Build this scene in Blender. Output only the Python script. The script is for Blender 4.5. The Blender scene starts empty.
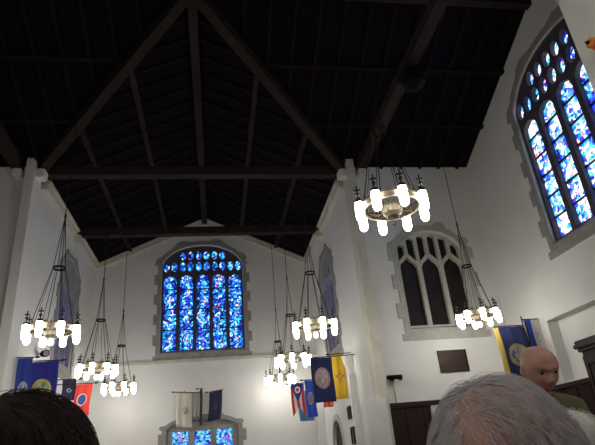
import bpy, bmesh, math, random
from mathutils import Vector, Matrix, noise
random.seed(7)
sc = bpy.context.scene
COL = sc.collection
PI = math.pi
# ---------------------------------------------------------------- site dimensions (metres)
XL, XR, XM = -4.83, 3.98, -0.425       # nave / crossing side walls, ridge line
XT, XTL = 7.96, -8.85                  # transept end walls
YB, YN, YT, YD = -5.0, 3.84, 13.18, 20.99   # east wall, near crossing corner, far crossing corner, nave end wall
YC = (YN + YT) / 2
HE, HR = 9.49, 11.52                   # eaves, ridge
Y2 = 17.64                             # second nave truss
CAM = Vector((0, 0, 1.5))

# ---------------------------------------------------------------- node helpers
def new_mat(name):
    m = bpy.data.materials.new(name); m.use_nodes = True
    nt = m.node_tree
    return m, nt, nt.nodes['Principled BSDF']
def nd(nt, typ, **kw):
    n = nt.nodes.new(typ)
    for k, v in kw.items():
        if k.startswith('i_'): n.inputs[k[2:].replace('_', ' ')].default_value = v
        else: setattr(n, k, v)
    return n
def mth(nt, op, a, b=None, clamp=False):
    n = nt.nodes.new('ShaderNodeMath'); n.operation = op; n.use_clamp = clamp
    for i, x in enumerate((a, b)):
        if x is None: continue
        if isinstance(x, (int, float)): n.inputs[i].default_value = x
        else: nt.links.new(x, n.inputs[i])
    return n.outputs[0]
def mix(nt, fac, a, b):
    n = nt.nodes.new('ShaderNodeMix'); n.data_type = 'RGBA'
    for sock, x in ((n.inputs[0], fac), (n.inputs[6], a), (n.inputs[7], b)):
        if isinstance(x, (int, float)): sock.default_value = x
        elif isinstance(x, tuple): sock.default_value = (*x[:3], 1)
        else: nt.links.new(x, sock)
    return n.outputs[2]
def ramp(nt, fac, stops, interp='LINEAR'):
    r = nt.nodes.new('ShaderNodeValToRGB'); r.color_ramp.interpolation = interp
    e = r.color_ramp.elements
    while len(e) < len(stops): e.new(0.5)
    for el, (p, c) in zip(e, stops): el.position = p; el.color = (*c, 1)
    nt.links.new(fac, r.inputs[0]); return r.outputs[0]
def objcoord(nt, scale=(1, 1, 1)):
    t = nt.nodes.new('ShaderNodeTexCoord'); mp = nt.nodes.new('ShaderNodeMapping')
    mp.inputs['Scale'].default_value = scale
    nt.links.new(t.outputs['Object'], mp.inputs[0]); return mp.outputs[0]
def mottled(name, c1, c2, scale=3, rough=.7, metal=0, bump=0, stretch=(1, 1, 1), spec=.3):
    m, nt, b = new_mat(name)
    co = objcoord(nt, stretch)
    n = nd(nt, 'ShaderNodeTexNoise'); n.inputs['Scale'].default_value = scale; n.inputs['Detail'].default_value = 5
    nt.links.new(co, n.inputs['Vector'])
    f = mth(nt, 'MULTIPLY', mth(nt, 'SUBTRACT', n.outputs[0], .3), 2.5, True)
    nt.links.new(mix(nt, f, c1, c2), b.inputs['Base Color'])
    b.inputs['Roughness'].default_value = rough; b.inputs['Metallic'].default_value = metal
    b.inputs['Specular IOR Level'].default_value = spec
    if bump:
        bp = nd(nt, 'ShaderNodeBump'); bp.inputs['Strength'].default_value = bump; bp.inputs['Distance'].default_value = .01
        nt.links.new(n.outputs[0], bp.inputs['Height']); nt.links.new(bp.outputs[0], b.inputs['Normal'])
    return m
def glow(name, col, strength):
    m, nt, b = new_mat(name)
    b.inputs['Base Color'].default_value = (.9, .9, .9, 1)
    b.inputs['Emission Color'].default_value = (*col, 1); b.inputs['Emission Strength'].default_value = strength
    return m
def stained(name, palette, strength, scale=9.0, pitch=.672, lift=.12):
    """leaded stained glass with daylight behind it"""
    m, nt, b = new_mat(name)
    t = nt.nodes.new('ShaderNodeTexCoord')
    sx = nt.nodes.new('ShaderNodeSeparateXYZ'); nt.links.new(t.outputs['Object'], sx.inputs[0])
    cx = nt.nodes.new('ShaderNodeCombineXYZ'); nt.links.new(sx.outputs[0], cx.inputs[0]); nt.links.new(sx.outputs[2], cx.inputs[1])
    w = nd(nt, 'ShaderNodeTexNoise'); w.inputs['Scale'].default_value = 3.0
    nt.links.new(cx.outputs[0], w.inputs['Vector'])
    add = nd(nt, 'ShaderNodeVectorMath', operation='MULTIPLY_ADD')
    nt.links.new(w.outputs['Color'], add.inputs[0]); add.inputs[1].default_value = (.35, .35, 0); nt.links.new(cx.outputs[0], add.inputs[2])
    v = nd(nt, 'ShaderNodeTexVoronoi'); v.voronoi_dimensions = '2D'; v.inputs['Scale'].default_value = scale
    e = nd(nt, 'ShaderNodeTexVoronoi'); e.voronoi_dimensions = '2D'; e.feature = 'DISTANCE_TO_EDGE'; e.inputs['Scale'].default_value = scale
    for n in (v, e): nt.links.new(add.outputs[0], n.inputs['Vector'])
    rgb = nt.nodes.new('ShaderNodeSeparateColor'); nt.links.new(v.outputs['Color'], rgb.inputs[0])
    big = nd(nt, 'ShaderNodeTexNoise'); big.inputs['Scale'].default_value = 2.2; big.inputs['Detail'].default_value = 1
    nt.links.new(cx.outputs[0], big.inputs['Vector'])
    key = mth(nt, 'ADD', mth(nt, 'MULTIPLY', rgb.outputs[0], .85), mth(nt, 'MULTIPLY', mth(nt, 'SUBTRACT', big.outputs[0], .42), .9), True)
    fr = mth(nt, 'ABSOLUTE', mth(nt, 'SUBTRACT', mth(nt, 'FRACT', mth(nt, 'ADD', mth(nt, 'DIVIDE', sx.outputs[0], pitch), 10.5)), .5))
    key = mth(nt, 'ADD', key, mth(nt, 'SUBTRACT', lift, mth(nt, 'MULTIPLY', fr, .75)), True)   # pale figures inside blue borders
    c = ramp(nt, key, palette, 'CONSTANT')
    lead = mth(nt, 'GREATER_THAN', e.outputs['Distance'], .05)
    val = mth(nt, 'MULTIPLY', lead, mth(nt, 'ADD', mth(nt, 'MULTIPLY', rgb.outputs[1], .8), .5))
    nt.links.new(c, b.inputs['Emission Color'])
    nt.links.new(mth(nt, 'MULTIPLY', val, strength), b.inputs['Emission Strength'])
    b.inputs['Base Color'].default_value = (.02, .02, .03, 1); b.inputs['Roughness'].default_value = .3
    return m

PLASTER = mottled('plaster', (.74, .735, .71), (.79, .785, .765), 1.3, .85, bump=.05)
STONE = mottled('dressed_stone', (.27, .265, .25), (.37, .36, .335), 6, .85, bump=.2)
PALE_STONE = mottled('pale_stone', (.50, .48, .42), (.60, .58, .51), 5, .85, bump=.1)
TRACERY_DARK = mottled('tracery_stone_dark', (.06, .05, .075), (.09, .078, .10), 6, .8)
MOULD = mottled('moulding', (.56, .54, .46), (.66, .64, .55), 4, .8)
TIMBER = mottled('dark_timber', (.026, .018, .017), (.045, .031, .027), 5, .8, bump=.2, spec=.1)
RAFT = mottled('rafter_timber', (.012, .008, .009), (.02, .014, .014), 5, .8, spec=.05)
PANEL = mottled('panel_oak', (.022, .010, .010), (.038, .018, .015), 4, .5, stretch=(6, 6, 1))
IRON = mottled('black_iron', (.015, .014, .014), (.03, .028, .026), 20, .5, .6)
BRASS = mottled('aged_brass', (.10, .085, .06), (.20, .165, .115), 18, .5, .5)
BRONZE = mottled('dark_bronze', (.03, .02, .018), (.05, .033, .028), 12, .45, .5)
BLACK = mottled('black_paint', (.006, .006, .007), (.011, .011, .012), 10, .6, spec=.08)
DARKGLASS = mottled('unlit_glass', (.012, .009, .009), (.028, .02, .018), 4, .35)
FLOORM = mottled('floor_stone', (.10, .07, .05), (.16, .11, .08), 2, .5)
LAMP = glow('lamp_glass', (1.0, .965, .88), 15.0)
LAMPLOW = glow('small_lamp_glass', (1.0, .965, .88), 8.0)
SKY_P = [(0, (.004, .004, .05)), (.16, (.01, .015, .30)), (.32, (.015, .04, .62)), (.46, (.01, .16, .85)), (.60, (.02, .42, .90)), (.70, (.10, .72, .95)), (.80, (.55, .85, .95)), (.89, (.55, .05, .12)), (.93, (.20, .03, .40)), (.96, (.8, .75, .55))]
SIDE_P = [(0, (.004, .004, .05)), (.10, (.015, .015, .35)), (.22, (.03, .05, .75)), (.36, (.02, .25, .95)), (.48, (.08, .60, 1.0)), (.60, (.70, .90, 1.0)), (.78, (.9, .88, .85)), (.86, (.75, .10, .08)), (.89, (.25, .08, .6)), (.92, (1.0, .62, .2)), (.94, (.85, .95, 1.0))]
DIM_P = [(0, (.01, .01, .05)), (.3, (.02, .02, .2)), (.6, (.05, .05, .4)), (.85, (.12, .12, .35))]
GLASS_END = stained('stained_glass_blue', SKY_P, 1.1, 15, .672)
GLASS_SIDE = stained('stained_glass_pale', SIDE_P, 1.5, 11.5, .72, .26)
GLASS_LOW = stained('stained_glass_low', SIDE_P[:5] + [(.72, (.3, .7, 1.0)), (.88, (.6, .05, .3))], .9, 15, .81)
GLASS_DIM = stained('stained_glass_dim', DIM_P, 1.5, 8, .6)

def boards():
    m, nt, b = new_mat('roof_boarding')
    co = objcoord(nt)
    w = nd(nt, 'ShaderNodeTexWave'); w.bands_direction = 'DIAGONAL'; w.inputs['Scale'].default_value = 3; w.inputs['Distortion'].default_value = .5
    nt.links.new(co, w.inputs['Vector'])
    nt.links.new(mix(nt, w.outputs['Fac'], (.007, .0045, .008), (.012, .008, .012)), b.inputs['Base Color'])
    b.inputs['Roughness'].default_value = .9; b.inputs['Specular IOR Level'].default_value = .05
    return m
BOARDS = boards()

# ---------------------------------------------------------------- mesh helpers
class MB:
    def __init__(s): s.bm = bmesh.new()
    def box(s, c, d, M=None, bev=0):
        r = bmesh.ops.create_cube(s.bm, size=1)
        for v in r['verts']:
            p = Vector((v.co.x * d[0] + c[0], v.co.y * d[1] + c[1], v.co.z * d[2] + c[2]))
            v.co = M @ p if M else p
        if bev:
            es = list({e for v in r['verts'] for e in v.link_edges})
            bmesh.ops.bevel(s.bm, geom=es, offset=bev, segments=2, affect='EDGES')
        return s
    def bar(s, a, b, w, h, up=(0, 0, 1)):
        """a beam of section w x h from a to b"""
        a, b = Vector(a), Vector(b); d = (b - a); L = d.length; d.normalize()
        up = Vector(up); sd = d.cross(up).normalized(); u = sd.cross(d)
        vs = []
        for t in (0, L):
            for i, j in ((-1, -1), (1, -1), (1, 1), (-1, 1)):
                vs.append(s.bm.verts.new(a + d * t + sd * (i * w / 2) + u * (j * h / 2)))
        for f in ((0, 1, 2, 3), (7, 6, 5, 4), (0, 4, 5, 1), (1, 5, 6, 2), (2, 6, 7, 3), (3, 7, 4, 0)):
            s.bm.faces.new([vs[i] for i in f])
        return s
    def tube(s, pts, r, seg=8, cap=True):
        pts = [Vector(p) for p in pts]; rs = r if isinstance(r, (list, tuple)) else [r] * len(pts)
        rings = []
        for i, p in enumerate(pts):
            d = (pts[min(i + 1, len(pts) - 1)] - pts[max(i - 1, 0)]).normalized()
            x = d.orthogonal().normalized() if i == 0 else (x - d * x.dot(d)).normalized()
            y = d.cross(x)
            rings.append([s.bm.verts.new(p + (x * math.cos(2 * PI * k / seg) + y * math.sin(2 * PI * k / seg)) * rs[i]) for k in range(seg)])
        for a, b in zip(rings, rings[1:]):
            for k in range(seg): s.bm.faces.new((a[k], a[(k + 1) % seg], b[(k + 1) % seg], b[k]))
        if cap: s.bm.faces.new(rings[0][::-1]); s.bm.faces.new(rings[-1])
        return s
    def lathe(s, prof, seg=16, c=(0, 0, 0)):
        rings = []
        for r, z in prof:
            if r < 1e-5: rings.append([s.bm.verts.new((c[0], c[1], c[2] + z))])
            else: rings.append([s.bm.verts.new((c[0] + r * math.cos(2 * PI * k / seg), c[1] + r * math.sin(2 * PI * k / seg), c[2] + z)) for k in range(seg)])
        for a, b in zip(rings, rings[1:]):
            for k in range(seg):
                q = [a[k % len(a)], a[(k + 1) % len(a)], b[(k + 1) % len(b)], b[k % len(b)]]
                u = []
                for v in q:
                    if v not in u: u.append(v)
                if len(u) > 2: s.bm.faces.new(u)
        return s
    def plate(s, outline, holes, y0, y1):
        """flat plate in local x/z with holes, from depth y0 to y1"""
        es = []
        for loop in [outline] + list(holes):
            vs = [s.bm.verts.new((u, y0, v)) for u, v in loop]
            for i in range(len(vs)): es.append(s.bm.edges.new((vs[i], vs[(i + 1) % len(vs)])))
        r = bmesh.ops.triangle_fill(s.bm, edges=es, use_beauty=True)
        fs = [g for g in r['geom'] if isinstance(g, bmesh.types.BMFace)]
        ex = bmesh.ops.extrude_face_region(s.bm, geom=fs)
        for g in ex['geom']:
            if isinstance(g, bmesh.types.BMVert): g.co.y = y1
        return s
    def build(s, name, mat, parent=None, smooth=False):
        bmesh.ops.recalc_face_normals(s.bm, faces=s.bm.faces)
        me = bpy.data.meshes.new(name); s.bm.to_mesh(me); s.bm.free()
        me.materials.append(mat)
        if smooth: me.polygons.foreach_set('use_smooth', [True] * len(me.polygons))
        o = bpy.data.objects.new(name, me); COL.objects.link(o)
        if parent: o.parent = parent
        return o
def empty(name, loc=(0, 0, 0), rz=0):
    o = bpy.data.objects.new(name, None); COL.objects.link(o)
    o.location = loc; o.rotation_euler = (0, 0, rz); o.empty_display_size = .1
    return o
def tag(o, label=None, cat=None, group=None, kind=None):
    for k, v in (('label', label), ('category', cat), ('group', group), ('kind', kind)):
        if v: o[k] = v
    return o
def struct(o, label=None, cat='wall'): return tag(o, label, cat, None, 'structure')
def copy_tree(o, parent=None):
    c = o.copy(); COL.objects.link(c)
    if parent: c.parent = parent
    for ch in list(o.children): copy_tree(ch, c)
    return c

# ---------------------------------------------------------------- openings
def arch(hw, z0, zs, za, n=14, p=2.2):
    """outline of a low arched opening (local u, v)"""
    pts = [(-hw, z0), (hw, z0)]
    for i in range(n + 1):
        a = PI * i / n
        u = hw * math.cos(a)
        pts.append((u, zs + (za - zs) * (max(0, 1 - abs(u / hw) ** p)) ** (.62)))
    return pts
def light(u, w, z0, z1, cusp=True):
    """outline of one window light with a trefoil-like head"""
    h = w / 2
    return [(u - h, z0), (u + h, z0), (u + h, z1 - .9 * h), (u + .8 * h, z1 - .42 * h), (u + .45 * h, z1 - .2 * h), (u, z1), (u - .45 * h, z1 - .2 * h), (u - .8 * h, z1 - .42 * h), (u - h, z1 - .9 * h)]
def leaf(u, w, z0, z1):
    h = w / 2; m = (z0 + z1) / 2; q = (z1 - z0) / 2
    return [(u + h * math.sin(a) * (1 if abs(math.cos(a)) < .8 else .9), m - q * math.cos(a)) for a in [2 * PI * k / 12 for k in range(12)]]
def toothed(hw, z0, zs, za, t=.16, tooth=.13, step=.42):
    """outside of the stone surround, quoins toothed into the plaster"""
    out = [(-hw - t - .1, z0 - .30), (hw + t + .1, z0 - .30), (hw + t + .1, z0 - .12)]
    right = []
    z = z0 - .12; k = 0
    while z < zs:
        w = hw + t + (tooth if k % 2 else 0)
        right += [(w, z), (w, min(z + step, zs))]; z += step; k += 1
    out += right
    n = 22; prev = None
    for i in range(1, n):
        a = PI * i / n; u = math.cos(a)
        base = (zs + (za - zs) * max(0, 1 - abs(u) ** 2.2) ** .62)
        ex = t + (tooth if (i // 2) % 3 == 1 else 0)
        nx, nz = u, math.sin(a)
        out.append((hw * u + nx * ex, base + nz * ex))
    out += [(-u, v) for u, v in right[::-1]]
    out.append((-hw - t - .1, z0 - .12))
    return out
def window(name, loc, rz, hw, z0, zs, za, lights, glass, depth=.28, tr_mat=None, bars=(), sill=True, stone=STONE, label=None):
    w = empty(name, loc, rz); struct(w, label, 'window')
    o = arch(hw - .005, z0 + .005, zs, za - .005)
    MB().plate(o, lights, depth - .13, depth).build('tracery', tr_mat or STONE, w)
    MB().plate(arch(hw - .02, z0 + .02, zs, za - .02), [], depth + .01, depth + .03).build('glass', glass, w)
    MB().plate(toothed(hw, z0, zs, za), [arch(hw, z0, zs, za)], -.035, .0).build('surround', stone, w)
    if bars:
        b = MB()
        for (ua, ub, z) in bars: b.box(((ua + ub) / 2, depth - .02, z), (ub - ua, .05, .035))
        b.build('saddle_bar', IRON, w)
    if sill:
        b = MB()
        pts = [(-hw, z0), (hw, z0)]
        m = Matrix()
        b.bm.verts.ensure_lookup_table()
        q = [(-.05, z0 - .10), (-.05, z0 - .04), (depth - .1, z0 + .10), (depth - .1, z0 - .1)]
        va = [b.bm.verts.new((-hw - .12 * (i < 2), y, z)) for i, (y, z) in enumerate(q)]
        vb = [b.bm.verts.new((hw + .12 * (i < 2), y, z)) for i, (y, z) in enumerate(q)]
        b.bm.faces.new(va); b.bm.faces.new(vb[::-1])
        for i in range(4): b.bm.faces.new((va[i], va[(i + 1) % 4], vb[(i + 1) % 4], vb[i]))
        b.build('sill', stone, w)
    return w
def five_light(hw, z0, zs, za, zhead, nb=3):
    p = 2 * hw / 5; lw = p * .78; H = []; bars = []
    for i in range(5):
        u = -hw + p * (i + .5)
        H.append(light(u, lw, z0 + .1, zhead - (.04 if i in (0, 4) else 0)))
        for k in range(1, nb + 1): bars.append((u - lw / 2, u + lw / 2, z0 + .1 + (zhead - z0 - .3) * k / (nb + .5)))
        for s in (-1, 1):
            uu = u + s * p * .245
            top = zs + (za - zs) * max(0, 1 - abs(uu / hw) ** 2.2) ** .62
            r1 = zhead + .12
            H.append(leaf(uu, p * .39, r1, min(r1 + .46, top - .10)))
            if top - .12 > r1 + .80 and i in (1, 2, 3):
                H.append(leaf(uu, p * .38, r1 + .52, min(r1 + .95, top - .12)))
    return H, bars

# ---------------------------------------------------------------- room shell
TH = .42
def wall(name, loc, rz, outline, holes, label, mat=PLASTER, t=TH):
    o = MB().plate(outline, holes, 0, t).build(name, mat); o.location = loc; o.rotation_euler = (0, 0, rz)
    return struct(o, label)
# end wall, its windows
W1 = (1.68, 5.72, 9.38, 10.30)      # great west window: half width, sill, springing, apex
W1X = -.52
W3 = (1.33, 1.2, 2.86, 3.20); W3X = -.55
gable = [(XL - .4, 0), (XR + .4, 0), (XR + .4, HE - .0), (XM, HR + .02), (XL - .4, HE - .0)]
sh = lambda pts, dx: [(u + dx, v) for u, v in pts]
wall('wall_front', (0, YD, 0), 0, gable, [sh(arch(*W1), W1X), sh(arch(*W3), W3X)], 'white plaster gable wall with the tall blue five-light window')
H, B = five_light(*W1, 9.02)
window('window_1', (W1X, YD, 0), 0, *W1, H, GLASS_END, bars=B, tr_mat=TRACERY_DARK, label='tall blue stained glass window high in the end gable wall')
lw = .60
H3 = [[(u - lw / 2, 1.3), (u + lw / 2, 1.3), (u + lw / 2, 2.80), (u - lw / 2, 2.80)] for u in (-.82, -.02, .80)]
window('window_2', (W3X, YD, 0), 0, *W3, H3, GLASS_LOW, depth=.22, label='low blue three-light window under the end wall flags')
# string course on the end wall
o = MB().box((XM, YD - .05, 5.37), (XR - XL - .02, .10, .12)).build('trim_1', MOULD); struct(o, 'pale moulded ledge across the end wall under the blue window', 'trim')
# transept far walls, blind window
W4 = (1.0, 4.42, 6.72, 7.32); W4X = 6.17
wall('wall_front_right', (0, YT, 0), 0, [(XR, 0), (XT + .4, 0), (XT + .4, HE), (XR, HE)], [sh(arch(*W4, p=2.6), W4X)], 'white transept wall with the dark three-light window')
def ogee(u, w, z0, z1):
    h = w / 2
    return [(u - h, z0), (u + h, z0), (u + h, z1 - .34), (u + .72 * h, z1 - .20), (u + .38 * h, z1 - .14), (u + .12 * h, z1 - .06), (u, z1), (u - .12 * h, z1 - .06), (u - .38 * h, z1 - .14), (u - .72 * h, z1 - .20), (u - h, z1 - .34)]
H4 = []
for i in range(3):
    u = -1 + 2 / 3 * (i + .5)
    H4.append(ogee(u, .545, 4.55, 6.58))
for i in range(6):
    u = -1 + (i + .5) / 3
    top = 6.72 + .60 * max(0, 1 - abs(u) ** 2.2) ** .62 - .07
    lo = 6.40 if i % 2 == 0 else 6.40
    h = .115
    side = -1 if i % 2 == 0 else 1
    H4.append([(u - h, 6.42 if side < 0 else 6.66), (u + h, 6.66 if side < 0 else 6.42), (u + h, top - .05), (u, top), (u - h, top - .05)])
window('window_3', (W4X, YT, 0), 0, *W4, H4, DARKGLASS, depth=.30, tr_mat=PALE_STONE, stone=mottled('grey_stone', (.40, .39, .36), (.5, .49, .45), 5, .85), label='dark unlit three-light window in the transept wall')
wall('wall_front_left', (0, YT, 0), 0, [(XTL - .4, 0), (XL, 0), (XL, HE), (XTL - .4, HE)], [], 'white transept wall at the left edge')
# right end wall with its stained window (local u = YC - Y)
W5 = (1.80, 5.62, 9.30, 10.32)
g2 = [(YC - YT, 0), (YC - YN, 0), (YC - YN, HE), (0, HR), (YC - YT, HE)]
ALC = [(YC - 11.40, 2.62), (YC - 8.9, 2.62), (YC - 8.9, 4.06), (YC - 11.40, 4.06)]
wall('wall_right', (XT, YC, 0), -PI / 2, g2, [arch(*W5), ALC], 'white transept end wall with the big bright stained window')
H, B = five_light(*W5, 8.98, 5)
window('window_4', (XT, YC, 0), -PI / 2, *W5, H, GLASS_SIDE, depth=.20, bars=B, tr_mat=TRACERY_DARK, label='large bright blue and white stained window seen obliquely in right wall')
o = MB().plate([(a - (.1 if a < -1.5 else -.1), b + (.1 if b > 3 else -.1)) for a, b in ALC], [], .28, .5).build('wall_alcove', PLASTER); o.location = (XT, YC, 0); o.rotation_euler = (0, 0, -PI / 2)
struct(o, 'pale back of the shallow wall recess behind the cabinet')
wall('wall_left', (XTL, YC, 0), PI / 2, [(-a, b) for a, b in g2], [], 'plain white wall at the far left end of the transept')
# nave side walls (right local u = 17.6-Y)
W6 = (1.05, 4.75, 7.8, 8.4); YW = 17.65
D1 = (.72, 0.0, 1.9, 2.62); YDR = 18.5
u0, u1 = YW - YD, YW - (YT + TH)
door_hole = [(YW - YDR + a, b) for a, b in arch(D1[0], .002, D1[2], D1[3])]
wall('wall_nave_right', (XR + .06, YW, 0), -PI / 2, [(u0, 0), (u1, 0), (u1, HE), (u0, HE)], [arch(*W6), door_hole], 'white nave side wall behind the right flags')
wall('wall_nave_left', (XL - .06, YW, 0), PI / 2, [(-u1, 0), (-u0, 0), (-u0, HE), (-u1, HE)], [arch(*W6)], 'white nave side wall behind the left flags')
H6 = [light(u, .52, 4.9, 7.35) for u in (-.6, 0, .6)] + [leaf(u, .2, 7.45, 7.85 + .2 * (abs(u) < .4)) for u in (-.45, -.15, .15, .45)]
window('window_5', (XR + .06, YW, 0), -PI / 2, *W6, H6, GLASS_DIM, depth=.14, label='narrow side window seen edge-on above the yellow flag')
window('window_6', (XL - .06, YW, 0), PI / 2, *W6, H6, GLASS_DIM, depth=.14, label='dim blue side window in the left nave wall')
# arched doorway in the right nave wall
d = empty('door_1', (XR + .06, YDR, 0), -PI / 2); struct(d, 'dark arched doorway in the right nave wall under flags', 'door')
MB().plate(arch(D1[0] - .004, .004, D1[2], D1[3] - .004), [arch(.05, .5, 1.6, 1.7)], .08, .14).build('door_leaf', PANEL, d)
MB().plate(arch(.86, .004, 1.95, 2.80), [arch(D1[0], .004, D1[2], D1[3])], -.04, 0).build('surround', PALE_STONE, d)
b = MB(); b.lathe([(.0, -.02), (.05, -.01), (.05, .01), (0, .02)], 10, (.5, .06, 1.05)).build('handle', IRON, d)
# chancel and rear walls that close the room
wall('wall_chancel_right', (XR, YN, 0), -PI / 2, [(0, 0), (YN - YB, 0), (YN - YB, HE), (0, HE)], [], 'near white wall crossing the top right corner')
wall('wall_chancel_left', (XL, YN, 0), PI / 2, [(YB - YN, 0), (0, 0), (0, HE), (YB - YN, HE)], [], 'white wall left of the camera')
wall('wall_back', (0, YB, 0), PI, [(-XR - .4, 0), (-XL + .4, 0), (-XL + .4, HE), (-XM, HR), (-XR - .4, HE)], [], 'white wall behind the camera')
o = MB().box((XTL / 2 + XTL * 0 + (XT + XTL) / 2 - XTL / 2, (YB + YD) / 2, -.1), (XT - XTL + 1, YD - YB + 1, .2)).build('floor', FLOORM); struct(o, 'stone floor of the church', 'floor')
wall('wall_near_right', (XT, YN, 0), PI, [(-.4, 0), (XT - XR - TH, 0), (XT - XR - TH, HE), (-.4, HE)], [], 'white transept wall on the near side at right')
wall('wall_near_left', (XTL, YN, 0), PI, [(XTL - XL + TH, 0), (.4, 0), (.4, HE), (XTL - XL + TH, HE)], [], 'white transept wall on the near side at left')
# crossing piers, corbels, cornices
for nm, x, s in (('trim_2', XR, 1), ('trim_3', XL, -1)):
    m = MB(); m.box((x + s * .08, YT - .04, (HE + .12) / 2), (.24, .48, HE + .12))
    m.box((x - s * .14, YT - .06, HE - .30), (.26, .34, .26), bev=.03); m.box((x + s * .44, YT - .10, HE - .27), (.24, .30, .22), bev=.03)
    o = m.build(nm, MOULD if s > 0 else PLASTER)
    struct(o, 'pale plaster pier at the %s crossing corner' % ('right' if s > 0 else 'left'), 'pier')
for nm, x, s, w in (('trim_4', XR, 1, 'right'), ('trim_5', XL, -1, 'left')):
    m = MB()
    for y0, y1 in ((YT + .75, Y2 - .2), (Y2 + .2, YD - .02)):
        m.box((x + s * .0, (y0 + y1) / 2, HE - .14), (.16, y1 - y0, .22)); m.box((x - s * .05, (y0 + y1) / 2, HE - .05), (.2, y1 - y0, .08))
    for y in (YT + .62, Y2): m.box((x - s * .04, y, HE - .28), (.30, .30, .30), bev=.03)
    o = m.build(nm, MOULD); struct(o, 'pale stepped cornice along the top of the %s nave wall' % w, 'cornice')
m = MB()
for s, x in ((-1, XL), (1, XR)):
    m.bar((x, YD - .06, HE - .14), (XM, YD - .06, HR - .14), .12, .2)
    m.bar((x, YD - .09, HE - .05), (XM, YD - .09, HR - .05), .18, .09)
o = m.build('trim_6', MOULD); struct(o, 'pale sloping cornice under the end gable roof line', 'cornice')
for nm, x0, x1, top, w in (('trim_7', XR - .42, XR + .13, 2.70, 'right'), ('trim_8', XL - .14, XL + .42, 4.34, 'left')):
    if w == 'left': x0, x1 = XL - .5, XL + .06
    o = MB().box(((x0 + x1) / 2, YT - .10, top / 2), (x1 - x0, .45, top), bev=.02).build(nm, PLASTER); struct(o, 'low pale pier block at foot of the %s crossing corner' % w, 'pier')
# pilaster with corbel on the right nave wall
m = MB(); m.box((XR - .02, 15.52, 1.85), (.24, .66, 3.7), bev=.05)
m.lathe([(.02, 3.55), (.16, 3.75), (.26, 4.05), (.30, 4.25), (.0, 4.25)], 14, (XR + .05, 15.52, 0))
o = m.build('trim_9', PLASTER); struct(o, 'white pilaster with a corbel on right nave wall', 'pilaster')
o = MB().box((XR - .06, YD - .25, 1.7), (.3, .34, 3.4), bev=.05).build('trim_10', PLASTER); struct(o, 'white corner pilaster at the far right of the nave', 'pilaster')
# wainscot
m = MB()
m.box((5.09 + .35, YT - .03, 1.22), (2.02, .06, 2.44)); 
WA = MB().box(((4.16 + XT) / 2, YT - .03, 1.23), (XT - 4.16, .06, 2.46))
WA.box(((4.14 + XT) / 2, YT - .06, 2.53), (XT - 4.14, .14, .10))
for k in range(9): WA.box((4.2 + k * .47, YT - .075, 1.25), (.07, .03, 2.4))
o = WA.build('trim_11', PANEL); struct(o, 'dark oak wainscot along the transept wall', 'wainscot')
WB = MB().box((XT - .03, (YT + 6.2) / 2, 1.23), (.06, YT - 6.2 - .1, 2.46)); WB.box((XT - .06, (YT + 6.2) / 2, 2.53), (.14, YT - 6.2 - .16, .10))
for k in range(14): WB.box((XT - .075, YT - .3 - k * .48, 1.25), (.03, .07, 2.4))
o = WB.build('trim_12', PANEL); struct(o, 'dark oak wainscot along the right end wall', 'wainscot')
m.bm.free()
o = MB().box((5.40, YT - .10, 1.23), (.22, .09, 2.45), bev=.01).build('trim_13', PALE_STONE); struct(o, 'pale upright post against the dark wainscot', 'post')

# ---------------------------------------------------------------- roof
roof = MB()
def poly(m, pts, t=.08):
    vs = [m.bm.verts.new(p) for p in pts]; ws = [m.bm.verts.new((p[0], p[1], p[2] + t)) for p in pts]
    m.bm.faces.new(vs); m.bm.faces.new(ws[::-1]); n = len(pts)
    for i in range(n): m.bm.faces.new((vs[i], vs[(i + 1) % n], ws[(i + 1) % n], ws[i]))
C0 = (XM, YC, HR)
for x in (XL, XR):
    xt = XT if x > 0 else XTL
    poly(roof, [(x, YD, HE), (x, YT, HE), C0, (XM, YD, HR)])
    poly(roof, [(x, YN, HE), (x, YB, HE), (XM, YB, HR), C0])
    poly(roof, [(x, YT, HE), (xt, YT, HE), (xt, YC, HR), C0])
    poly(roof, [(x, YN, HE), (xt, YN, HE), (xt, YC, HR), C0])
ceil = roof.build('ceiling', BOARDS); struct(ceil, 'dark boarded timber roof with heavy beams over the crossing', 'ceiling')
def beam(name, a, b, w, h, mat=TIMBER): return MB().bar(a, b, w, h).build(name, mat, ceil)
def zs_(x): return HR - (HR - HE) * abs(x - XM) / (XR - XM)
def zy_(y): return HR - (HR - HE) * abs(y - YC) / (YT - YC)
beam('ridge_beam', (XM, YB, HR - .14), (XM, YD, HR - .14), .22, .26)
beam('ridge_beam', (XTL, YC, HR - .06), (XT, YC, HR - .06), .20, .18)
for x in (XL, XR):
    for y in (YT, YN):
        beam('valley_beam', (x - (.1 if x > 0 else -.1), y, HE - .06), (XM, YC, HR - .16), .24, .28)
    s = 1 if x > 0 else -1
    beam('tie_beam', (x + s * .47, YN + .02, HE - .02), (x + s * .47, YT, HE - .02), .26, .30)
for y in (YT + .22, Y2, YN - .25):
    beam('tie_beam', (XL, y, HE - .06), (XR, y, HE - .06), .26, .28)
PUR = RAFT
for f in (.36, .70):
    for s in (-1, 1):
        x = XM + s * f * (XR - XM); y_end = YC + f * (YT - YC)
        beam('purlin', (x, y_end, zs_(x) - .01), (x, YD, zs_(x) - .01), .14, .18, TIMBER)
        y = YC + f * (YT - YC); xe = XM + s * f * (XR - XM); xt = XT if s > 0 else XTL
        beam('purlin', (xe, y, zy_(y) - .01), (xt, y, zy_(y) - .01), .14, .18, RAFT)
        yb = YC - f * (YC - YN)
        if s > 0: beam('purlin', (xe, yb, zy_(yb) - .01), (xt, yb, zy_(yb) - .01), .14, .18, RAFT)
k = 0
y = YD - .35
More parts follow.
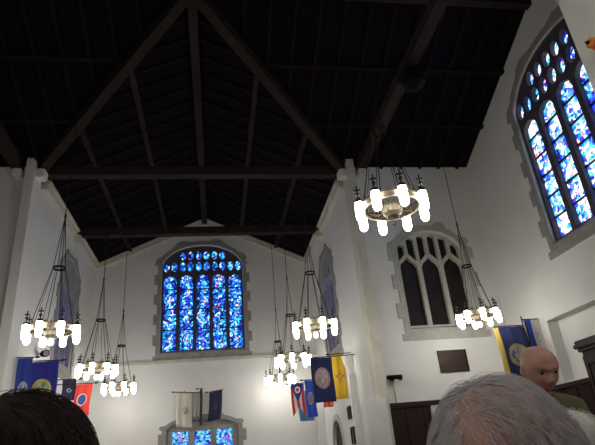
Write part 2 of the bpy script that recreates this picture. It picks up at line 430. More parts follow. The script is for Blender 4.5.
while y > YC + .8:
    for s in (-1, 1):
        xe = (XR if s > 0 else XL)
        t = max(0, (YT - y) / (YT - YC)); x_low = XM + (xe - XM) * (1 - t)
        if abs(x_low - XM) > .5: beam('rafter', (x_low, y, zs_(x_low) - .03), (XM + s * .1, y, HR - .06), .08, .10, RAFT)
    y -= .62
for s in (-1, 1):
    xt = XT if s > 0 else XTL
    x = xt - s * .35
    while abs(x - XM) > .8:
        xe = XR if s > 0 else XL
        t = max(0, 1 - abs(x - XM) / abs(xe - XM))
        for y_e in ((YT, YN) if s > 0 else (YT,)):
            y_low = YC + (y_e - YC) * (1 - t)
            beam('rafter', (x, y_low, zy_(y_low) - .03), (x, YC + (.1 if y_e > YC else -.1), HR - .06), .08, .10, RAFT)
        x -= s * .62
# dark iron cradle on the right tie beam
o = MB(); o.box((XR + .47, 8.6, HE - .36), (.5, .5, .18), bev=.03); o.tube([(XR + .47, 8.6, HE - .44), (XR + .47, 8.6, HE - .62)], .06); o.lathe([(.0, -.80), (.10, -.79), (.24, -.64), (.24, -.52), (.12, -.42), (0, -.42)], 16, (XR + .47, 8.6, HE))
o = o.build('ceiling_fixture', BLACK); tag(o, 'dark iron fixture fixed under the big right roof beam', 'ceiling fixture')

# ---------------------------------------------------------------- chandeliers
def chandelier(z_roof):
    root = empty('chandelier')
    m = MB()                                     # open band ring
    m.lathe([(.425, -.05), (.455, -.06), (.475, -.04), (.465, 0), (.475, .05), (.45, .065), (.43, .05), (.44, 0), (.425, -.05)], 40)
    for i in range(40):
        a = 2 * PI * i / 40; m.box((.452 * math.cos(a), .452 * math.sin(a), .08), (.03, .03, .05))
    m.build('ring', BRASS, root)
    m = MB(); m.lathe([(0, -.20), (.09, -.19), (.15, -.13), (.17, -.05), (.19, -.03), (.17, -.02), (.15, -.06), (.08, -.14), (0, -.16)], 24)
    for i in range(14):
        a = 2 * PI * i / 14; m.box((.18 * math.cos(a), .18 * math.sin(a), -.0), (.025, .025, .05))
    bw = m.build('bowl', BRASS, root)
    m = MB(); m.tube([(0, 0, -.19), (0, 0, -.27), (.03, 0, -.31), (0, 0, -.35), (-.03, 0, -.32)], .008, 6).build('hook', IRON, bw)
    for i in range(4):
        a = PI / 4 + i * PI / 2; c, s = math.cos(a), math.sin(a)
        MB().tube([(.16 * c, .16 * s, -.04), (.30 * c, .30 * s, -.03), (.43 * c, .43 * s, 0)], .012, 6).build('spoke', BRASS, root)
    for i in range(8):
        a = PI / 8 + i * PI / 4; x, y = .535 * math.cos(a), .535 * math.sin(a)
        ix, iy = .45 * math.cos(a), .45 * math.sin(a)
        h = MB(); h.tube([(ix, iy, .02), (x, y, .10)], .014, 6)
        h.lathe([(0, .115), (.05, .11), (.062, .09), (.062, .05), (.05, .05)], 14, (x, y, 0))
        h.tube([(x, y, .10), (x, y, .36)], .012, 6); h.box((x, y, .28), (.10, .02, .025)); h.box((x, y, .20), (.055, .055, .035)); h.box((x, y, .28), (.02, .10, .025))
        h = h.build('lamp_holder', IRON, root)
        r = .068
        MB().lathe([(0, -.27), (r * .5, -.262), (r * .85, -.235), (r, -.19), (r, .02), (r * .9, .06), (r * .7, .08), (0, .085)], 14, (x, y, 0)).build('lamp_glass', LAMP, h, True)
    w = MB(); sp = 1.42; hub = 2.75
    for i in range(4):
        a = PI / 8 + i * PI / 2; c, s = math.cos(a), math.sin(a)
        w.tube([(.45 * c, .45 * s, .05), (.135 * c, .135 * s, sp), (0, 0, hub)], .0085, 5)
        a += PI / 4; c, s = math.cos(a), math.sin(a)
        w.tube([(.45 * c, .45 * s, .05), (.135 * c, .135 * s, sp)], .006, 5)
    w.build('suspension_wire', IRON, root)
    m = MB(); m.lathe([(.125, -.022), (.145, -.022), (.145, .022), (.125, .022), (.125, -.022)], 20, (0, 0, sp)); m.build('spreader_ring', IRON, root)
    r = MB(); r.tube([(0, 0, hub - .05), (0, 0, 1)], .011, 6); 
    r.lathe([(0, hub - .1), (.025, hub - .06), (.025, hub + .02), (0, hub + .05)], 8)
    rod = r.build('rod', IRON, root)
    return root
def set_rod(root, h):
    for c in root.children:
        if c.name.startswith('rod'):
            me = c.data.copy(); c.data = me
            for v in me.vertices:
                if abs(v.co.z - 1) < 1e-4: v.co.z = h
base = chandelier(0)
CH = [((2.80, 7.04, 5.05), 'near right chandelier with gilded ring, largest of all'),
      ((-3.29, 10.98, 4.3), 'lit chandelier before the left side window, nearest of the left row'),
      ((-3.32, 15.46, 4.3), 'lit chandelier above the red hanging flag, second of the left row'),
      ((-3.32, 19.06, 4.3), 'small lit chandelier deepest in the left row by the end wall'),
      ((2.27, 11.65, 4.3), 'lit chandelier above the navy and yellow flags, nearest of right nave row'),
      ((2.29, 15.70, 4.3), 'lit chandelier in the middle of the right nave row'),
      ((2.32, 19.63, 4.3), 'small lit chandelier deepest in right nave row, above the swallowtail flag'),
      ((6.24, 11.44, 4.3), 'lit chandelier on slanting wires in front of the dark transept window'),
      ((1.7, .9, 5.05), 'unseen chandelier added for light over the chancel nearest the right wall'),  # out of view, added to brighten the near wall and the heads
      ((-2.55, .9, 5.05), 'unseen chandelier added for light over the chancel nearest the left wall')]  # its unseen partner, likewise added for the light it gives
for i, (p, lab) in enumerate(CH):
    c = base if i == 0 else copy_tree(base)
    c.location = p
    c.rotation_euler.z = (-.38, .2, .35, .1, -.19, .2, .3, .15, .1, .3)[i]
    c.scale = ((1, .94, .96, .97, .9, .93, .95, .88, 1, 1)[i],) * 3
    tag(c, lab, 'chandelier', 'wheel chandeliers with tall glass lamps')
    top = zs_(p[0]) if p[1] > YT or p[1] < YN else max(zs_(p[0]) if XL < p[0] < XR else HE, zy_(p[1]))
    set_rod(c, (top - p[2] + .02) / c.scale.z)
    if 0 < i < 8:                                    # small downlight under the bowl
        bw = [k for k in c.children if k.name.startswith('bowl')][0]
        MB().lathe([(0, -.34), (.045, -.32), (.06, -.27), (.045, -.21), (0, -.20)], 12).build('downlight', LAMPLOW, bw, True)

# ---------------------------------------------------------------- flags
def flag_mat(name, fn):
    m, nt, b = new_mat(name)
    uv = nt.nodes.new('ShaderNodeUVMap'); sp = nt.nodes.new('ShaderNodeSeparateXYZ'); nt.links.new(uv.outputs[0], sp.inputs[0])
    c = fn(nt, sp.outputs[0], sp.outputs[1])
    if isinstance(c, tuple): b.inputs['Base Color'].default_value = (*c, 1)
    else: nt.links.new(c, b.inputs['Base Color'])
    b.inputs['Roughness'].default_value = .75; b.inputs['Sheen Weight'].default_value = .2
    return m
def disc(nt, u, v, cu, cv, r, asp):
    a = mth(nt, 'POWER', mth(nt, 'ABSOLUTE', mth(nt, 'SUBTRACT', u, cu)), 2)
    b = mth(nt, 'POWER', mth(nt, 'MULTIPLY', mth(nt, 'ABSOLUTE', mth(nt, 'SUBTRACT', v, cv)), asp), 2)
    return mth(nt, 'LESS_THAN', mth(nt, 'SQRT', mth(nt, 'ADD', a, b)), r)
def speck(nt, u, v, s):
    c = nt.nodes.new('ShaderNodeCombineXYZ'); nt.links.new(u, c.inputs[0]); nt.links.new(v, c.inputs[1])
    n = nd(nt, 'ShaderNodeTexNoise'); n.inputs['Scale'].default_value = s; nt.links.new(c.outputs[0], n.inputs['Vector'])
    return n.outputs[0]
def plain(col): return lambda nt, u, v: col
def seal(base, ring, inner, dots, cu=.5, cv=.5, r=.3, asp=1.6):
    def f(nt, u, v):
        c = mix(nt, disc(nt, u, v, cu, cv, r, asp), base, ring)
        c = mix(nt, disc(nt, u, v, cu, cv, r * .78, asp), c, inner)
        k = mth(nt, 'MULTIPLY', disc(nt, u, v, cu, cv, r * .72, asp), mth(nt, 'GREATER_THAN', speck(nt, u, v, 9), .52))
        return mix(nt, k, c, dots)
    return f
def sunsign(nt, u, v):
    a = mth(nt, 'MULTIPLY', mth(nt, 'LESS_THAN', mth(nt, 'ABSOLUTE', mth(nt, 'SUBTRACT', u, .5)), .06), mth(nt, 'LESS_THAN', mth(nt, 'ABSOLUTE', mth(nt, 'SUBTRACT', v, .5)), .16))
    b = mth(nt, 'MULTIPLY', mth(nt, 'LESS_THAN', mth(nt, 'ABSOLUTE', mth(nt, 'SUBTRACT', v, .5)), .03), mth(nt, 'LESS_THAN', mth(nt, 'ABSOLUTE', mth(nt, 'SUBTRACT', u, .5)), .34))
    k = mth(nt, 'MAXIMUM', mth(nt, 'MAXIMUM', a, b), disc(nt, u, v, .5, .5, .17, 2.4))
    c = mix(nt, k, (.85, .56, .03), (.75, .22, .05))
    return mix(nt, disc(nt, u, v, .5, .5, .10, 2.4), c, (.85, .56, .03))
def swallow(nt, u, v):
    st = mth(nt, 'LESS_THAN', mth(nt, 'MODULO', mth(nt, 'MULTIPLY', u, 5), 2), 1)
    c = mix(nt, st, (.8, .8, .78), (.70, .03, .04))
    tri = mth(nt, 'LESS_THAN', mth(nt, 'ABSOLUTE', mth(nt, 'SUBTRACT', u, .5)), mth(nt, 'MULTIPLY', mth(nt, 'SUBTRACT', .62, v), .86))
    c = mix(nt, tri, c, (.03, .05, .22))
    c = mix(nt, disc(nt, u, v, .5, .19, .21, 2.0), c, (.85, .85, .83)); return mix(nt, disc(nt, u, v, .5, .19, .12, 2.0), c, (.75, .03, .04))
def tristar(nt, u, v):
    c = mix(nt, disc(nt, u, v, .5, .5, .29, 1.5), (.80, .045, .03), (.8, .8, .78)); return mix(nt, disc(nt, u, v, .5, .5, .25, 1.5), c, (.04, .07, .28))
NAVY = (.012, .02, .12)
def flag(name, label, x0, x1, y, z0, z1, mat, pole_from, folds=3, amp=.03, notch=0, droop=0, group=None, lean=0, pole_mat=IRON, seed=0):
    """cloth hanging from a pole at height z1 between x0 and x1, pole rooted at pole_from"""
    root = empty(name, pole_from)
    P = Vector(pole_from); rnd = random.Random(seed + len(label))
    bm = bmesh.new(); uvl = bm.loops.layers.uv.new('UVMap'); nu, nv = 18, 22; ph = rnd.random() * 6
    g = []
    for j in range(nv + 1):
        row = []; v = j / nv
        for i in range(nu + 1):
            u = i / nu
            x = x0 + (x1 - x0) * u + lean * v + .02 * v * math.sin(5 * v + ph)
            yy = y + amp * (.35 + .65 * v) * math.sin(u * folds * 2 * PI + ph + v * .8) + .015 * math.sin(7 * v + ph)
            zz = z1 - droop * u - (z1 - z0) * v * (1 - notch * (1 - abs(2 * u - 1)) * (v > .3) * (v - .3) / .7)
            row.append(bm.verts.new(Vector((x, yy, zz)) - P))
        g.append(row)
    for j in range(nv):
        for i in range(nu):
            f = bm.faces.new((g[j][i], g[j + 1][i], g[j + 1][i + 1], g[j][i + 1])); f.smooth = True
            for l, (a, b) in zip(f.loops, ((i, j), (i, j + 1), (i + 1, j + 1), (i + 1, j))): l[uvl].uv = (a / nu, b / nv)
    me = bpy.data.meshes.new('cloth'); bm.to_mesh(me); bm.free(); me.materials.append(mat)
    o = bpy.data.objects.new('cloth', me); COL.objects.link(o); o.parent = root
    md = o.modifiers.new('thickness', 'SOLIDIFY'); md.thickness = .006
    far = x0 if abs(x0 - P.x) > abs(x1 - P.x) else x1
    zf = z1 if far == x0 else z1 - droop
    s = 1 if far > P.x else -1
    p = MB()
    if abs(P.y - y) > .25:                      # bracket out from the end wall, then a crossbar
        p.tube([(0, 0, 0), (0, y - P.y, z1 + .02 - P.z)], .014, 8); p.tube([(x0 - .04 - P.x, y - P.y, z1 + .015 - P.z), (x1 + .04 - P.x, y - P.y, z1 - droop + .015 - P.z)], .014, 8)
    else: p.tube([(0, 0, 0), (far + s * .05 - P.x, y - P.y, zf + .015 - P.z)], .014, 8)
    p.build('pole', pole_mat, root)
    p = MB(); e = (far + s * .06 - P.x, y - P.y, zf + .015 - P.z)
    p.tube([e, (e[0] + s * .05, e[1], e[2]), (e[0] + s * .12, e[1], e[2] + .005)], [.026, .026, .004], 8).build('finial', pole_mat, root)
    return tag(root, label, 'flag', group)
FM = flag_mat
GR, GL, GE, GT = ('state flags along the right nave wall', 'flags along the left nave wall', 'flags on the end wall', 'flags in the transept corner')
flag('flag', 'navy flag with a pale crest and eagle hanging beside the yellow flag', 2.68, 3.31, 15.0, 2.90, 4.13, FM('navy_crest', seal(NAVY, (.45, .30, .28), (.52, .48, .58), (.45, .25, .2), .5, .46, .36, 1.5)), (XR + .06, 15.0, 4.17), group=GR, seed=1)
flag('flag', 'yellow flag with a red sun sign right of the navy one', 3.45, 3.85, 15.6, 3.02, 4.31, FM('yellow_sun', sunsign), (XR + .06, 15.6, 4.34), 2, .03, group=GR, seed=2)
flag('flag', 'orange red flag whose hem shows below the navy flag', 3.28, 3.60, 16.6, 2.90, 4.0, FM('orange_red', plain((.75, .10, .04))), (XR + .06, 16.6, 4.03), 2, group=GR, seed=3)
flag('flag', 'bright blue flag with an eagle crest left of the navy one', 2.98, 3.32, 18.15, 2.76, 3.95, FM('blue_eagle', seal((.02, .07, .50), (.45, .40, .25), (.10, .16, .42), (.35, .15, .15), .5, .5, .30, 1.8)), (XR + .06, 18.15, 3.98), 2, group=GR, seed=4)
flag('flag', 'red and white striped swallowtail flag with a blue triangle', 2.56, 3.03, 18.7, 2.85, 3.93, FM('swallowtail', swallow), (XR + .06, 18.7, 3.95), 2, .03, notch=.28, group=GR, seed=5)
flag('flag', 'pale blue flag whose hem shows below the swallowtail flag', 2.88, 3.40, 19.3, 2.72, 3.7, FM('pale_blue', plain((.12, .30, .55))), (XR + .06, 19.3, 3.73), 2, group=GR, seed=6)
flag('flag', 'narrow blue flag with a pale round crest next to the left pier', -4.78, -4.44, 13.62, 3.05, 4.30, FM('blue_crest', seal((.02, .06, .38), (.5, .5, .55), (.55, .55, .55), (.1, .12, .2), .5, .62, .36, 2.0)), (XL - .06, 13.62, 4.33), 2, group=GL, seed=7)
flag('flag', 'wide blue flag with a green and gold seal above the brown hair', -4.66, -3.99, 14.2, 3.20, 4.31, FM('blue_seal', seal((.025, .035, .36), (.75, .62, .15), (.12, .45, .35), (.7, .6, .2), .44, .64, .36, 1.4)), (XL - .06, 14.2, 4.34), 3, group=GL, seed=8)
flag('flag', 'small dark navy flag with a white figure left of the red flag', -4.70, -4.29, 17.3, 3.70, 4.32, FM('navy_white', seal((.025, .03, .09), (.025, .03, .09), (.025, .03, .09), (.8, .75, .6), .5, .5, .22, 1.5)), (XL - .06, 17.3, 4.34), 2, group=GL, seed=9)
flag('flag', 'red flag with a dark blue disc hanging second from the end wall', -4.21, -3.74, 17.0, 3.22, 4.12, FM('red_disc', tristar), (XL - .06, 17.0, 4.15), 2, .025, lean=-.06, group=GL, seed=10)
ye = YD - .55
flag('flag', 'white flag with a faint figure hanging on the end wall', -1.50, -.93, ye, 2.93, 4.14, FM('white_faint', seal((.62, .60, .52), (.55, .5, .36), (.5, .45, .33), (.25, .2, .15), .62, .52, .26, 1.9)), (-1.2, YD - .02, 4.05), 2, .03, droop=.06, group=GE, seed=11)
flag('flag', 'plain white flag half hidden beside the furled dark one', -.96, -.62, ye + .2, 3.25, 4.10, FM('white_plain', plain((.60, .59, .53))), (-.78, YD - .02, 4.05), 2, .03, group=GE, seed=12)
flag('flag', 'furled black flag hanging like a dark strip on the end wall', -.63, -.54, ye, 2.93, 4.20, FM('black_furled', plain((.02, .02, .025))), (-.585, YD - .02, 4.1), 1, .035, group=GE, seed=13)
flag('flag', 'dark navy flag hanging above the low blue window', -.28, .20, ye, 3.04, 4.05, FM('navy_plain', seal((.012, .012, .055), (.012, .012, .055), (.02, .018, .05), (.09, .07, .05), .5, .5, .24, 1.6)), (-.03, YD - .02, 4.08), 2, .03, lean=-.06, droop=-.07, group=GE, seed=14)
# transept flags on floor-standing poles
def pole_flag(name, label, x0, x1, y, z0, z1, mat, xp, folds, group, droop=0, lean=0, seed=0):
    f = flag(name, label, x0, x1, y, z0, z1, mat, (xp, y, 0.06), folds, .04, 0, droop, group, lean, IRON, seed)
    for c in list(f.children):
        if c.name.startswith(('pole', 'finial')): bpy.data.objects.remove(c)
    MB().tube([(0, 0, -.02), (0, 0, z1 + .1 - .06)], .016, 8).tube([(0, 0, z1 - .045), (x0 - xp, 0, z1 - .045), (x1 - xp, 0, z1 - .045 - droop)], .012, 6).build('pole', IRON, f)
    MB().lathe([(0, -.06), (.16, -.055), (.14, -.02), (.03, 0), (0, 0)], 16).build('base', BRASS, f)
    return f
tgold = seal((.02, .03, .15), (.45, .36, .14), (.45, .42, .35), (.10, .14, .22), .56, .50, .30, 1.5)
def navy_fringe(nt, u, v):
    c = tgold(nt, u, v); return mix(nt, mth(nt, 'LESS_THAN', u, .13), c, (.80, .58, .10))
pole_flag('flag', 'navy flag with a gold ringed seal and yellow edge behind bald man', 6.42, 7.22, 11.2, 2.6, 3.93, FM('navy_fringe', navy_fringe), 7.25, 3, GT, lean=.06, seed=15)
def blue_white(nt, u, v): return mix(nt, mth(nt, 'GREATER_THAN', u, .45), (.02, .06, .48), seal((.66, .65, .60), (.6, .57, .42), (.64, .63, .58), (.5, .48, .4), .75, .3, .17, 1.2)(nt, u, v))
pole_flag('flag', 'blue and white flag furled on a pole right of the navy one', 7.47, 7.90, 11.62, 2.9, 4.16, FM('blue_white', blue_white), 7.45, 2, GT, seed=16)
bl = bpy.data.objects['flag.015']
m = MB(); m.tube([(-.02, -.10, 4.06), (-.05, -.10, 3.7), (-.03, -.11, 3.3), (-.04, -.10, 2.95)], [.02, .055, .06, .05], 12)
m.build('fringe_roll', mottled('tan_cloth', (.42, .33, .22), (.5, .42, .3), 20, .85), bl, True)
# flag on the near chancel wall, only its tip in view
o = empty('flag', (XR, 3.46, 5.06)); tag(o, 'furled red and gold flag with black pole tip on the near wall', 'flag')
MB().tube([(0, 0, 0), (-.215, 0, .0)], .012, 8).build('pole', BLACK, o)
MB().tube([(-.21, 0, 0), (-.225, 0, 0), (-.24, 0, 0), (-.275, 0, .005)], [.012, .024, .022, .003], 8).build('finial', BLACK, o)
m = MB(); m.tube([(-.235, 0, 0), (-.225, 0, .0), (-.12, 0, -.01), (-.02, 0, -.02)], [.03, .05, .07, .08], 14); o2 = m.build('furled_cloth', mottled('red_gold_cloth', (.75, .04, .03), (.85, .5, .05), 22, .8), o, True)

# ---------------------------------------------------------------- small wall things
def plaque(label, c, w, h, axis):
    p = empty('wall_plaque', c); 
    if axis == 'x': p.rotation_euler.z = -PI / 2
    MB().plate([(-w / 2, -h / 2), (w / 2, -h / 2), (w / 2, h / 2), (-w / 2, h / 2)], [[(-w / 2 + .04, -h / 2 + .04), (w / 2 - .04, -h / 2 + .04), (w / 2 - .04, h / 2 - .04), (-w / 2 + .04, h / 2 - .04)]], -.05, 0).build('frame', BRONZE, p)
    MB().box((0, -.012, 0), (w - .08, .024, h - .08)).build('panel', mottled('plaque_panel', (.035, .022, .018), (.06, .04, .03), 30, .5, .4), p)
    return tag(p, label, 'plaque')
plaque('wide dark bronze plaque under the dark transept window', (6.18, YT, 3.53), .80, .56, 'y')
plaque('small dark plaque, upper of two on the white pilaster', (XR - .14, 15.62, 2.62), .34, .36, 'x')
plaque('small dark plaque, lower of two on the white pilaster', (XR - .14, 15.5, 2.0), .36, .46, 'x')
s = empty('spotlight', (4.42, YT, 3.16)); tag(s, 'black twin spotlight on transept wall above the wainscot', 'spotlight')
MB().box((0, -.03, 0), (.12, .06, .10), bev=.01).build('bracket', PALE_STONE, s)
for dx in (-.09, .11):
    m = MB(); m.tube([(dx * .3, -.05, .0), (dx, -.12, .03)], .015, 6); m.tube([(dx - .05, -.10, .05), (dx + .03, -.16, .03), (dx + .07, -.22, .01)], [.05, .06, .075], 12); m.build('lamp_head', BLACK, s)
MB().tube([(0.02, -.015, -.04), (.05, -.015, -.58)], .012, 6).build('cable', PALE_STONE, s)
s = empty('spotlight', (XL - .06, 15.2, 4.72)); tag(s, 'black spotlight on a bracket above the blue flags', 'spotlight')
MB().box((.03, 0, 0), (.06, .10, .14), bev=.01).build('bracket', PALE_STONE, s)
MB().tube([(.05, 0, 0), (.16, 0, 0)], .015, 6).tube([(.14, .05, .01), (.20, -.03, 0), (.30, -.16, -.02)], [.07, .095, .10], 14).build('lamp_head', BLACK, s)
MB().tube([(.292, -.145, -.018), (.305, -.168, -.021)], .075, 14).build('lens', mottled('grey_lens', (.2, .2, .2), (.3, .3, .3), 9, .2), s)
# dark tall cabinet at the right edge
k = empty('cabinet', (7.58, 8.93, 0)); tag(k, 'tall dark wooden cabinet with a heavy cornice at the right edge', 'cabinet')
m = MB(); m.box((0, 0, 1.5), (.56, 1.42, 3.0), bev=.01); m.box((-.01, 0, .08), (.62, 1.5, .16), bev=.01); m.build('body', PANEL, k)
m = MB(); m.box((-.01, 0, 3.03), (.64, 1.52, .07), bev=.015); m.box((-.03, 0, 3.11), (.70, 1.62, .09), bev=.02); m.box((-.02, 0, 3.19), (.66, 1.56, .06), bev=.015); m.build('cornice', PANEL, k)
for y in (-.355, .355):
    d = MB(); d.plate([(y - .34, .25), (y + .34, .25), (y + .34, 2.9), (y - .34, 2.9)], [[(y - .24, .4), (y + .24, .4), (y + .24, 1.5), (y - .24, 1.5)], [(y - .24, 1.62), (y + .24, 1.62), (y + .24, 2.75), (y - .24, 2.75)]], -.31, -.28)
    d.box((y, -.285, 1.5), (.5, .01, 2.4))
    d = d.build('door', PANEL, k); d.rotation_euler.z = -PI / 2
    MB().lathe([(0, -.02), (.02, -.01), (.02, .01), (0, .02)], 8, (y * .2, -.325, 1.5)).build('knob', BRASS, d)

# ---------------------------------------------------------------- people
SKIN = mottled('skin_ruddy', (.54, .27, .22), (.66, .38, .32), 14, .5)
SKIN_D = mottled('skin_tan', (.40, .20, .13), (.48, .26, .18), 14, .5)
LIPS = mottled('lips', (.35, .10, .09), (.42, .13, .11), 20, .5)
BROW = mottled('eyebrow_hair', (.22, .15, .12), (.32, .24, .20), 60, .7)
EYE = mottled('eye_dark', (.05, .03, .02), (.10, .07, .06), 20, .2)
HAIR_G = mottled('hair_grey', (.56, .55, .59), (.84, .82, .85), 60, .55)
HAIR_W = mottled('hair_white', (.62, .62, .60), (.8, .79, .76), 60, .55)
HAIR_B = mottled('hair_brown', (.028, .015, .015), (.05, .028, .026), 60, .6)
OLIVE = mottled('olive_cloth', (.13, .12, .065), (.20, .18, .105), 25, .9)
GREYC = mottled('grey_cloth', (.35, .36, .36), (.42, .43, .43), 25, .9)
DARKC = mottled('dark_cloth', (.03, .03, .04), (.05, .05, .06), 25, .9)
BLUEC = mottled('blue_cloth', (.10, .13, .22), (.14, .18, .28), 25, .9)
SHOE = mottled('shoe_leather', (.02, .015, .012), (.03, .02, .018), 20, .4)
def sm(a, b, x):
    t = min(1, max(0, (x - a) / (b - a))); return t * t * (3 - 2 * t)
def head_bm(M, seg=56, rings=44):
    """a head: face towards local -Y, centre at the ear line"""
    bm = bmesh.new()
    bmesh.ops.create_uvsphere(bm, u_segments=seg, v_segments=rings, radius=1)
    g = lambda x, c, w: math.exp(-((x - c) / w) ** 2)
    for v in bm.verts:
        x, y, z = v.co
        if z > 0:                                # a fuller, rounder cranium
            k = (abs(x) ** 2.5 + abs(y) ** 2.5 + abs(z) ** 2.5) ** (-1 / 2.5); k = 1 + (k - 1) * min(1, z * 3); x, y, z = x * k, y * k, z * k
        X = x * .077; Y = y * .098; Z = z * (.118 if z < 0 else .112)
        if z < 0:
            X *= 1 - .30 * (-z) ** 1.6
            if y > 0: Y *= 1 - .42 * sm(0, .8, -z)
            else: Y *= 1 - .06 * sm(.3, 1, -z)
        else: X *= 1 + .02 * math.sin(z * PI); Y += .012 * sm(0, .7, y) * math.sin(z * PI)
        if y < 0:
            fr = sm(0, -.5, y) if False else min(1, max(0, -y * 1.6))
            d = 0
            d += .010 * g(Z, .034, .010) * g(X, 0, .045)                        # brow
            d -= .010 * g(Z, .015, .012) * (g(X, .031, .015) + g(X, -.031, .015))  # eye sockets
            nz = sm(.025, -.022, Z) * (1 - sm(-.026, -.042, Z))
            d += .026 * nz * g(X, 0, .0125) + .006 * g(Z, .012, .02) * g(X, 0, .008)
            d += .008 * g(Z, -.030, .008) * (g(X, .013, .007) + g(X, -.013, .007))   # nostril wings
            d += .007 * g(Z, -.058, .006) * g(X, 0, .022) + .007 * g(Z, -.072, .006) * g(X, 0, .018) - .006 * g(Z, -.065, .003) * g(X, 0, .024)
            d += .010 * g(Z, -.098, .016) * g(X, 0, .022) - .005 * g(Z, -.083, .006) * g(X, 0, .03)
            d += .006 * g(Z, -.012, .018) * (g(X, .042, .016) + g(X, -.042, .016))   # cheeks
            Y -= d * fr
        v.co = M @ Vector((X, Y, Z))
    for s in (-1, 1):                                                            # ears
        r = bmesh.ops.create_uvsphere(bm, u_segments=14, v_segments=12, radius=1)
        for v in r['verts']:
            x, y, z = v.co
            dish = .006 * max(0, 1 - (y * y + z * z) * 2.2)
            v.co = M @ Vector((s * (.078 + x * .009 + .006 * y - (dish if x * s > 0 else 0)), .012 + y * .019 - z * .004, -.004 + z * .033 * (1 if z > 0 else .9)))
    return bm
def skin(nodes, edges, rscale=1.0, sub=1, add=0.0):
    bm = bmesh.new(); L = bm.verts.layers.skin.verify(); idx = {}
    for i, (n, (p, r)) in enumerate(nodes.items()):
        v = bm.verts.new(p); rr = (r if isinstance(r, tuple) else (r, r)); v[L].radius = (rr[0] * rscale + add, rr[1] * rscale + add); v[L].use_root = (i == 0); idx[n] = v
    for a, b in edges: bm.edges.new((idx[a], idx[b]))
    me = bpy.data.meshes.new('tmp'); bm.to_mesh(me); bm.free()
    o = bpy.data.objects.new('tmp', me); COL.objects.link(o)
    md = o.modifiers.new('s', 'SKIN'); md.use_smooth_shade = True; md.branch_smoothing = .6
    m2 = o.modifiers.new('d', 'SUBSURF'); m2.levels = sub; m2.render_levels = sub
    dg = bpy.context.evaluated_depsgraph_get(); dg.update()
    res = bpy.data.meshes.new_from_object(o.evaluated_get(dg)); bpy.data.objects.remove(o)
    return res
def fuse(name, meshes, bms, voxel, mat, parent, smooth=6, origin=(0, 0, 0)):
    bm = bmesh.new()
    for m in meshes: bm.from_mesh(m)
    for b in bms:
        t = bpy.data.meshes.new('t'); b.to_mesh(t); bm.from_mesh(t); b.free()
    me = bpy.data.meshes.new('tmp'); bm.to_mesh(me); bm.free()
    o = bpy.data.objects.new('tmp', me); COL.objects.link(o)
    r = o.modifiers.new('r', 'REMESH'); r.mode = 'VOXEL'; r.voxel_size = voxel
    if smooth:
        c = o.modifiers.new('c', 'SMOOTH'); c.factor = .5; c.iterations = smooth
    dg = bpy.context.evaluated_depsgraph_get(); dg.update()
    res = bpy.data.meshes.new_from_object(o.evaluated_get(dg)); bpy.data.objects.remove(o)
    res.transform(Matrix.Translation(-Vector(origin)))
    res.materials.clear(); res.materials.append(mat)
    res.polygons.foreach_set('use_smooth', [True] * len(res.polygons))
    ob = bpy.data.objects.new(name, res); COL.objects.link(ob)
    if parent: ob.parent = parent
    return ob
